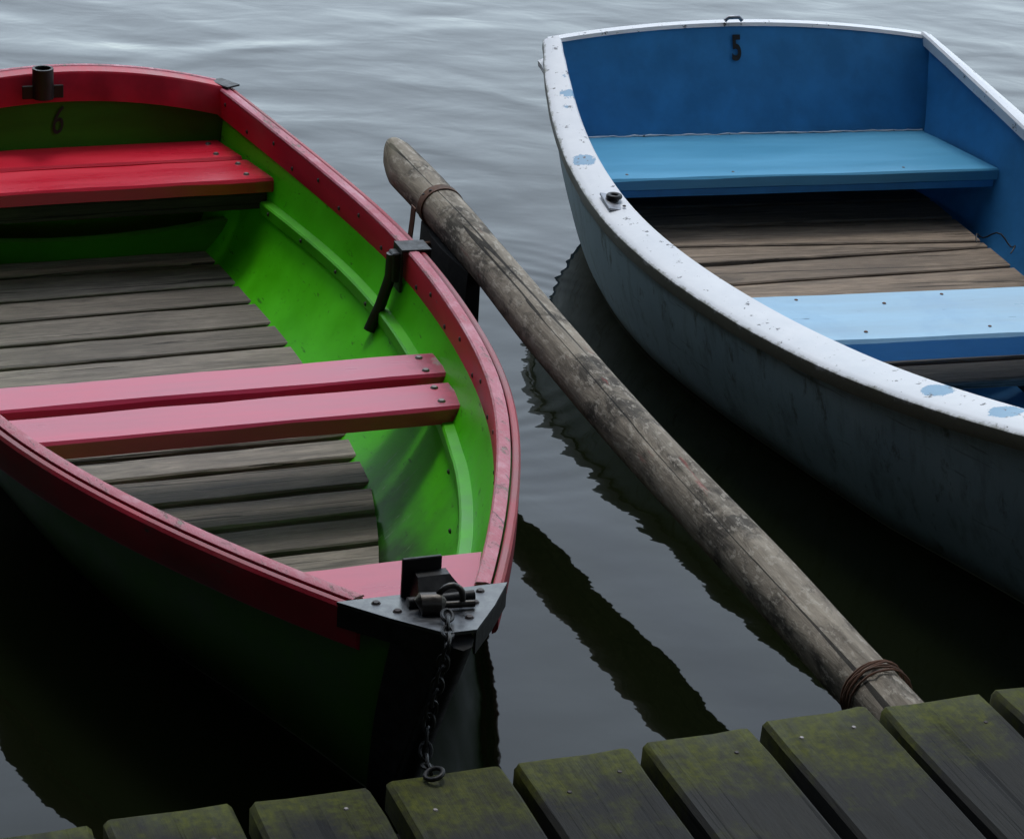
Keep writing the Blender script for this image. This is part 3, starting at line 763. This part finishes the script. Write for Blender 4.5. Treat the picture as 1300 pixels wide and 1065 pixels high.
# floorboards
bfl = empty('floor', (0, 0, 0)); bfl.parent = blue
BZ = .10
gp = [(.10, .10), (.255, .255), (.40, .40), (.553, .582), (.682, .625), (.818, .768), (.955, .915), (1.09, 1.06), (1.225, 1.20), (1.355, 1.34), (1.478, 1.466)]
for k in range(len(gp) - 1):
    (a0, a1), (b0, b1) = gp[k], gp[k + 1]
    g = .008; ea = min(.50, BH.v(a0, BZ) - .025); eb = min(.50, BH.v(b0, BZ) - .025)
    q = lambda x0, x1, e: (x0 + (x1 - x0) * (-e + .25) / .75, x0 + (x1 - x0) * (e + .25) / .75)
    pa = q(a0 + g, a1 + g, ea); pb = q(b0 - g, b1 - g, eb)
    if k == 3: pb = (pb[0] - .018, pb[1] + .004)
    plank('floorboard', (pa[0], -ea), (pa[1], ea), (pb[0], -eb), (pb[1], eb), BZ, .018, m_floor_b, bfl, .0008, .003, 8, .0008, 100 + k)
box('floor_bearer', (.8, .25, .063), (1.35, .04, .036), m_jwood, bfl); box('floor_bearer', (.8, -.25, .063), (1.35, .04, .036), m_jwood, bfl)
# loose wire curling at the starboard side of the floor
tube('wire_loop', [(.66 + .07 * math.cos(q), .50 + .045 * math.sin(q), .112 + .02 * math.sin(q * 2) ** 2) for q in np.linspace(.3, 4.4, 18)], .0022, m_black, blue, 6)
# rowlock socket on the port gunwale
rk = empty('rowlock_socket', (0, 0, 0)); rk.parent = blue
uu = .886; bb_ = BH.b(uu); zz = BH.sheer(uu)
Mr = Matrix.Rotation(R(7), 3, 'Y') @ Matrix.Rotation(R(-10), 3, 'X')
box('base_plate', (uu, -(bb_ - .042), zz + .0135), (.085, .048, .006), m_steel, rk, .0012, Mr)
tube('socket_ring', [(uu - .01 + .014 * math.cos(q), -(bb_ - .045) + .014 * math.sin(q), zz + .026) for q in np.linspace(0, 2 * math.pi, 17)[:-1]], .006, m_black, rk, 8, closed=True)
tube('socket_tube', [(uu - .01, -(bb_ - .045), zz + .012), (uu - .01, -(bb_ - .045), zz + .026)], .012, m_black, rk, 12)
for dx, dy in ((-.033, -.016), (.033, -.016), (.033, .016), (-.033, .016)): screw('screw', (uu + dx, -(bb_ - .042) + dy, zz + .018 - dx * .12 + dy * .17), (0, 0, 1), .005, m_screw, rk)

# ------------------------------------------------------------------ mooring pole
A = Vector((.621, 3.773, .2)); Bt = Vector((-.335, 5.965, .325)); D = (Bt - A).normalized()
A0 = A - D * .75; LEN = (Bt - A0).length + .05
X = D; Y = Vector((0, 0, 1)).cross(X).normalized(); Z = X.cross(Y)
pole = empty('mooring_pole', A0); pole.rotation_euler = Matrix((X, Y, Z)).transposed().to_euler()
tag(pole, 'weathered round timber pole reaching out over the water between the two boats', 'pole')
NR, NS = 130, 36; V = []; F = []
for i in range(NR + 1):
    x = LEN * i / NR; f = x / LEN
    r = .0545 - .0045 * f
    cx, cz = .010 * math.sin(f * 5.0) + .004 * math.sin(f * 13), .006 * math.sin(f * 7 + 1)
    e = max(0, (f - .978) / .022)
    for j in range(NS):
        q = 2 * math.pi * j / NS
        k = 1 + .055 * noise.noise(Vector((x * 2.2, math.cos(q) * 1.3, math.sin(q) * 1.3))) + .022 * noise.noise(Vector((x * 6, math.cos(q) * 4, math.sin(q) * 4)))
        # long drying split
        for sq, s0, s1 in ((1.15, .5, 1.6), (1.75, .9, 2.5)):
            if s0 < x < s1 and abs(q - sq - .12 * math.sin(x * 3)) < .09: k -= .075
        rr = r * k * math.sqrt(max(0, 1 - (e * .80) ** 3))
        yy, zz = rr * math.cos(q) + cx, rr * math.sin(q) + cz
        xx = x
        if f > .955:   # hewn slanting cut on the side away from the blue boat
            lim = LEN - .01 - (yy + .045) * .0; s = max(0, (yy - cx) - (.046 - (f - .955) / .045 * .05)); yy -= s * .6
        V.append((xx, yy, zz))
for i in range(NR):
    for j in range(NS): F.append((i * NS + j, i * NS + (j + 1) % NS, (i + 1) * NS + (j + 1) % NS, (i + 1) * NS + j))
F.append(tuple(range(NS))[::-1]); F.append(tuple(NR * NS + j for j in range(NS)))
mesh('shaft', V, F, m_pole, pole, autosmooth=60)
# rusty band near the tip with a tail hanging to the fender
def ring(x, r, w, t, name, mat, tilt=0.):
    V = []; F = []; n = 36
    for j in range(n):
        q = 2 * math.pi * j / n
        for dx, rr in ((-w / 2, r), (w / 2, r), (w / 2, r + t), (-w / 2, r + t)):
            f = x / LEN; V.append((x + dx + tilt * math.cos(q), rr * math.cos(q) + .010 * math.sin(f * 5) + .004 * math.sin(f * 13), rr * math.sin(q) + .006 * math.sin(f * 7 + 1)))
    for j in range(n):
        for k in range(4): F.append((j * 4 + k, j * 4 + (k + 1) % 4, ((j + 1) % n) * 4 + (k + 1) % 4, ((j + 1) % n) * 4 + k))
    return mesh(name, V, F, mat, pole, autosmooth=40)
xb = .75 + 2.395 * .868
band = ring(xb, .0515, .026, .0025, 'steel_band', m_rust, .004)
for q in (.9, 1.25, 1.6, 1.95, 2.3): screw('rivet', (xb, .0545 * math.cos(q), .0545 * math.sin(q)), (0, math.cos(q), math.sin(q)), .004, m_screw, band)
# tail of the band: strip dropping on the side facing the red boat
V = []; F = []
tl = [(.0545, .012), (.0555, -.02), (.058, -.06), (.060, -.11), (.056, -.15)]
for y, z in tl:
    for dx in (-.013, .013): V += [(xb + dx - .1 * (z + .0) * .1, y, z), (xb + dx - .1 * z * .1, y + .0028, z)]
for i in range(len(tl) - 1):
    a = i * 4; b = a + 4; F += [(a, b, b + 1, a + 1), (a + 2, a + 3, b + 3, b + 2), (a + 1, b + 1, b + 3, a + 3), (a, a + 2, b + 2, b)]
F += [(0, 1, 3, 2), (16, 18, 19, 17)]
mesh('band_tail', V, F, m_rust, pole)
# rusty wire lashing by the jetty
rnd = random.Random(3)
for k in range(6):
    x = .665 + k * .0058 + rnd.uniform(-.004, .004); ti = rnd.uniform(-.014, .014); f = x / LEN
    tube('wire_lashing', [(x + ti * math.cos(q), (.0570 + rnd.uniform(0, .002)) * math.cos(q) + .010 * math.sin(f * 5), (.0570 + rnd.uniform(0, .002)) * math.sin(q) + .006) for q in np.linspace(0, 2 * math.pi, 25)[:-1]], .0021, m_rust, pole, 6, closed=True)
# fender hung under the pole
fend = empty('rubber_fender', A0); fend.rotation_euler = pole.rotation_euler
tag(fend, 'black rubber fender hanging under the pole tip beside the red gunwale', 'fender')
V = []; F = []; n = 14
for i in range(n + 1):
    f = i / n; x = xb - .300 + .31 * f
    zb = -.235 - .012 * math.sin(f * 9); yo = .012 * math.sin(f * 3.1)
    for y, z in ((.012, -.03), (-.020, -.035), (-.026, zb), (.016, zb - .008)): V.append((x, y + .018 + yo, z))
for i in range(n):
    for k in range(4): F.append((i * 4 + k, i * 4 + (k + 1) % 4, (i + 1) * 4 + (k + 1) % 4, (i + 1) * 4 + k))
F += [(0, 1, 2, 3), tuple(n * 4 + k for k in range(4))]
mesh('pad', V, F, m_rubber, fend, autosmooth=40)
tube('hanging_bolt', [(xb - .08, .06, -.05), (xb - .08, -.03, -.05)], .006, m_rust, fend, 8)

# ------------------------------------------------------------------ jetty
JA = 21.5567
jet = empty('jetty', (.0285, 3.2513, 0), R(JA - 90))
tag(jet, 'weathered plank jetty with moss along its front edge', 'jetty')
JZ = .3092; JP = .206
for k in range(-16, 19):
    v0 = k * JP + .011 + random.uniform(-.003, .003); v1 = (k + 1) * JP - .011 + random.uniform(-.003, .003)
    e = random.uniform(-.012, .012)
    if k in (-1, 0): e = .004
    rr = random.Random(200 + k); V = []; F = []
    zt = JZ + rr.uniform(-.003, .003); n = 10; LJ = 3.4
    prof = None
    for i in range(n + 1):
        f = (i / n) ** 1.6; x = e + LJ * f
        j0, j1 = rr.uniform(-.0025, .0025), rr.uniform(-.0025, .0025)
        a, b = v0 + j0, v1 + j1
        if i == 0: a += .005; b -= .005
        c = .007
        cup = .0015
        sink = .006 if i == 0 else 0
        xs = [x] * 8
        pr = [(a, zt - .048), (a, zt - c - sink), (a + c, zt - sink), (a + (b - a) * .33, zt - cup - sink), (a + (b - a) * .67, zt - cup - sink), (b - c, zt - sink), (b, zt - c - sink), (b, zt - .048)]
        for (vv, z) in pr: V.append((x + (rr.uniform(0, .006) if i == 0 else 0), vv, z))
        if i == 0:
            for (vv, z) in pr: V.append((x + .014, vv + (.005 if vv > (a + b) / 2 else -.005) * (1 if abs(vv - (a + b) / 2) > (b - a) * .3 else 0), z + sink if z > zt - .03 else z))
    kk = 8; rows = n + 2
    for i in range(rows - 1):
        for j in range(kk): F.append((i * kk + j, i * kk + (j + 1) % kk, (i + 1) * kk + (j + 1) % kk, (i + 1) * kk + j))
    F.append(tuple(range(kk))[::-1]); F.append(tuple((rows - 1) * kk + j for j in range(kk)))
    pl = mesh('plank', V, F, m_jetty, jet, autosmooth=40)
    for vv in (.25, .75):
      if rr.random() < .7: screw('nail', (e + .085 + rr.uniform(-.03, .03), v0 + (v1 - v0) * vv + rr.uniform(-.01, .01), zt - .001), (0, 0, 1), .005, m_screw if rr.random() < .6 else m_screw_l, pl)
for x in (.12, 1.2, 2.3): box('bearer', (x, .2, JZ - .048 - .076), (.09, 7.1, .15), m_jwood, jet, .006)
for x in (.14, 2.2):
    for v in (-2.9, -1.5, .55, 1.9, 3.3): tube('post', [(x, v, -1.2), (x, v, JZ - .2)], .07, m_jwood, jet, 12)

# mooring chain from the red bow down to the jetty
chain = empty('mooring_chain', (-1.201, 6.2421, 0), R(21.505 - 90))
tag(chain, 'dark iron chain hanging from the green boat bow down to the jetty edge', 'chain')
Pc = []
p0 = Vector((3.085, -.005, RH.sheer(3.1) + .020)); 
for f in np.linspace(0, 1, 60):
    if f < .12: q = p0.lerp(Vector((3.165, -.030, RH.sheer(3.1) + .010)), f / .12)
    else:
        g = (f - .12) / .88; q = Vector((3.165 + .085 * g - .05 * math.sin(math.pi * g), -.030 - .045 * g, RH.sheer(3.1) + .010 - .1585 * math.sin(min(1, g) * math.pi / 2) - .05 * math.sin(math.pi * g)))
    Pc.append(q)
cum = [0]
for i in range(1, 60): cum.append(cum[-1] + (Pc[i] - Pc[i - 1]).length)
def at(d):
    i = min(max(np.searchsorted(cum, d) - 1, 0), 58); t = (d - cum[i]) / max(1e-9, cum[i + 1] - cum[i]); return Pc[i].lerp(Pc[i + 1], t)
LP = .0215
ov = []
for q in np.linspace(0, 2 * math.pi, 15)[:-1]: ov.append((.015 * math.cos(q), .0085 * math.sin(q), 0))
lk = tube('link', ov, .0030, m_black, chain, 6, closed=True); lme = lk.data; bpy.data.objects.remove(lk)
nl = int(cum[-1] / LP)
for i in range(nl):
    p = at(LP * (i + .5)); d = (at(min(cum[-1], LP * (i + .8))) - at(LP * (i + .2))).normalized()
    o = bpy.data.objects.new('link', lme); col.objects.link(o); o.parent = chain; o.location = p
    o.rotation_mode = 'QUATERNION'; qd = d.to_track_quat('X', 'Z'); o.rotation_quaternion = qd @ Matrix.Rotation(R(90 * (i % 2) + random.uniform(-15, 15)), 3, 'X').to_quaternion()
ringp = Pc[-1]
tube('ring', [(ringp.x + .01 + .013 * math.cos(q), ringp.y + .013 * math.sin(q), ringp.z + .004 * math.sin(q)) for q in np.linspace(0, 2 * math.pi, 21)[:-1]], .0038, m_black, chain, 8, closed=True)

# ------------------------------------------------------------------ unseen trees and hedges added behind the camera to shade jetty and boats
def leaf_mat():
    t = NT('leaf'); oi = t.noise(t.coord(), 5, 2); t.set('Base Color', t.mix(oi, (.022, .040, .010), (.04, .07, .016))); t.set('Roughness', .7); return t.m
m_leaf = leaf_mat(); m_bark = wood('bark', (.06, .05, .04), 'z', .95)
def shade_tree(x, y, h, rx, ry, rz, lean, label, seed):
    rnd = random.Random(seed); t = empty('shade_tree', (x, y, .3)); tag(t, label, 'shade_tree', 'unseen trees added to shade jetty and boats')
    P = [(lean * (f ** 2) * .3 + .1 * math.sin(f * 5), lean * f * f * .8, h * f) for f in np.linspace(0, 1, 12)]
    P = [(.15 * math.sin(f * 5 + seed), lean * f * f, h * f - .3) for f in np.linspace(0, 1, 12)]
    tube('trunk', P, lambda f: .32 * (1 - f) + .07, m_bark, t, 10)
    V = []; F = []
    cl = []
    for c in range(150):
        v = Vector((rnd.gauss(0, 1), rnd.gauss(0, 1), rnd.gauss(0, 1))).normalized() * rnd.random() ** .4
        cl.append(Vector((v.x * rx, lean + v.y * ry, h + v.z * rz)))
    for i in range(9000):
        c = cl[rnd.randrange(150)]; p = c + Vector((rnd.gauss(0, .55), rnd.gauss(0, .55), rnd.gauss(0, .4)))
        a = Vector((rnd.gauss(0, 1), rnd.gauss(0, 1), rnd.gauss(0, 1))).normalized(); b = a.orthogonal().normalized(); s = rnd.uniform(.12, .24)
        k = len(V); V += [p - a * s, p + b * s * .5, p + a * s, p - b * s * .5]; F.append((k, k + 1, k + 2, k + 3))
    me = bpy.data.meshes.new('crown'); me.from_pydata(V, [], F); link('crown', me, m_leaf, t)
    for q in range(5):
        c = cl[q * 7]; tube('limb', [P[7], (Vector(P[7]) * .5 + c * .5 + Vector((0, 0, -.3))), c], lambda f: .10 * (1 - f) + .02, m_bark, t, 6)

SHADE_TREES = ((-7.3, -4.2, 6.2, 4.2, 4.4, 3.0, 4.6, 'broad leafy shade canopy added unseen on the bank left of the jetty'),
         (-2.4, -3.6, 6.2, 4.2, 4.6, 2.5, 4.9, 'leafy shade canopy added unseen directly behind the jetty, leaning over it'),
         (2.8, -3.4, 6.3, 4.4, 4.8, 2.5, 5.1, 'leafy shade canopy added unseen on the bank just right behind the jetty'),
         (8.3, -4.0, 6.1, 4.2, 4.4, 3.0, 4.6, 'broad leafy shade canopy added unseen farther right of the jetty'),
         (-11, .2, 5.0, 3.4, 3.4, 3.8, 0, 'low bushy shade canopy added unseen on the left shore close to the jetty'),
         (-11.5, 5.5, 5.2, 3.2, 3.4, 4.2, 0, 'low bushy shade canopy added unseen midway along the left shore'),
         (-12.0, 11.0, 5.4, 3.2, 3.4, 4.4, 0, 'tall bushy shade canopy added unseen farthest out on the left shore'))
for i, (x, y, h, rx, ry, rz, le, lab) in enumerate(SHADE_TREES): shade_tree(x, y, h, rx, ry, rz, le, lab, 300 + i)
def shade_hedge(x0, y0, x1, y1, h, wd, label, seed, n=7000):  # unseen leafy row added to block bright low sky
    rnd = random.Random(seed); a = Vector((x0, y0, 0)); b = Vector((x1, y1, 0)); L = (b - a).length; d = (b - a).normalized(); s = Vector((-d.y, d.x, 0))
    t = empty('shade_hedge', a.lerp(b, .5)); tag(t, label, 'shade_hedge', 'unseen hedges added to block low sky'); c = t.location
    V = []; F = []; m = int(L / .8)
    for i in range(m + 1):
        f = i / m
        for o, z in ((-wd * .42, -.4), (-wd * .46, h * .5), (-wd * .36, h * .93), (wd * .36, h * .93), (wd * .46, h * .5), (wd * .42, -.4)):
            V.append(a.lerp(b, f) - c + s * (o + rnd.uniform(-.1, .1)) + Vector((0, 0, z + rnd.uniform(-.12, .12))))
    for i in range(m):
        for j in range(6): F.append((i * 6 + j, i * 6 + (j + 1) % 6, (i + 1) * 6 + (j + 1) % 6, (i + 1) * 6 + j))
    F += [tuple(range(6)), tuple(m * 6 + j for j in range(6))]
    mesh('opaque_core', V, F, m_bark, t)  # solid core so no sky shows through the added row
    V = []; F = []
    for i in range(n):
        o = rnd.uniform(-.5, .5) * wd; z = rnd.uniform(.0, h)
        if rnd.random() < .8:
            if rnd.random() < .75: o = math.copysign(wd * rnd.uniform(.38, .54), o)
            else: z = h * rnd.uniform(.92, 1.05)
        p = a.lerp(b, rnd.random()) - c + s * o + Vector((0, 0, z)); q = Vector((rnd.gauss(0, 1), rnd.gauss(0, 1), rnd.gauss(0, 1))).normalized(); r = q.orthogonal().normalized(); k = rnd.uniform(.10, .2)
        w0 = len(V); V += [p - q * k, p + r * k * .5, p + q * k, p - r * k * .5]; F.append((w0, w0 + 1, w0 + 2, w0 + 3))
    me = bpy.data.meshes.new('foliage'); me.from_pydata(V, [], F); link('foliage', me, m_leaf, t)
shade_hedge(-24, -6.8, 24, -6.8, 7.0, 1.8, 'long tall leafy screen added unseen behind the trees to block the horizon', 41, 9000)
shade_hedge(-10.2, -3, -10.4, 14.0, 5.4, 1.6, 'leafy screen added unseen along the left shore to block side light', 42, 5000)
shade_hedge(10.5, -5, 10.0, 2.5, 5.0, 1.6, 'leafy screen added unseen right of the landing to block side light', 43, 4000)
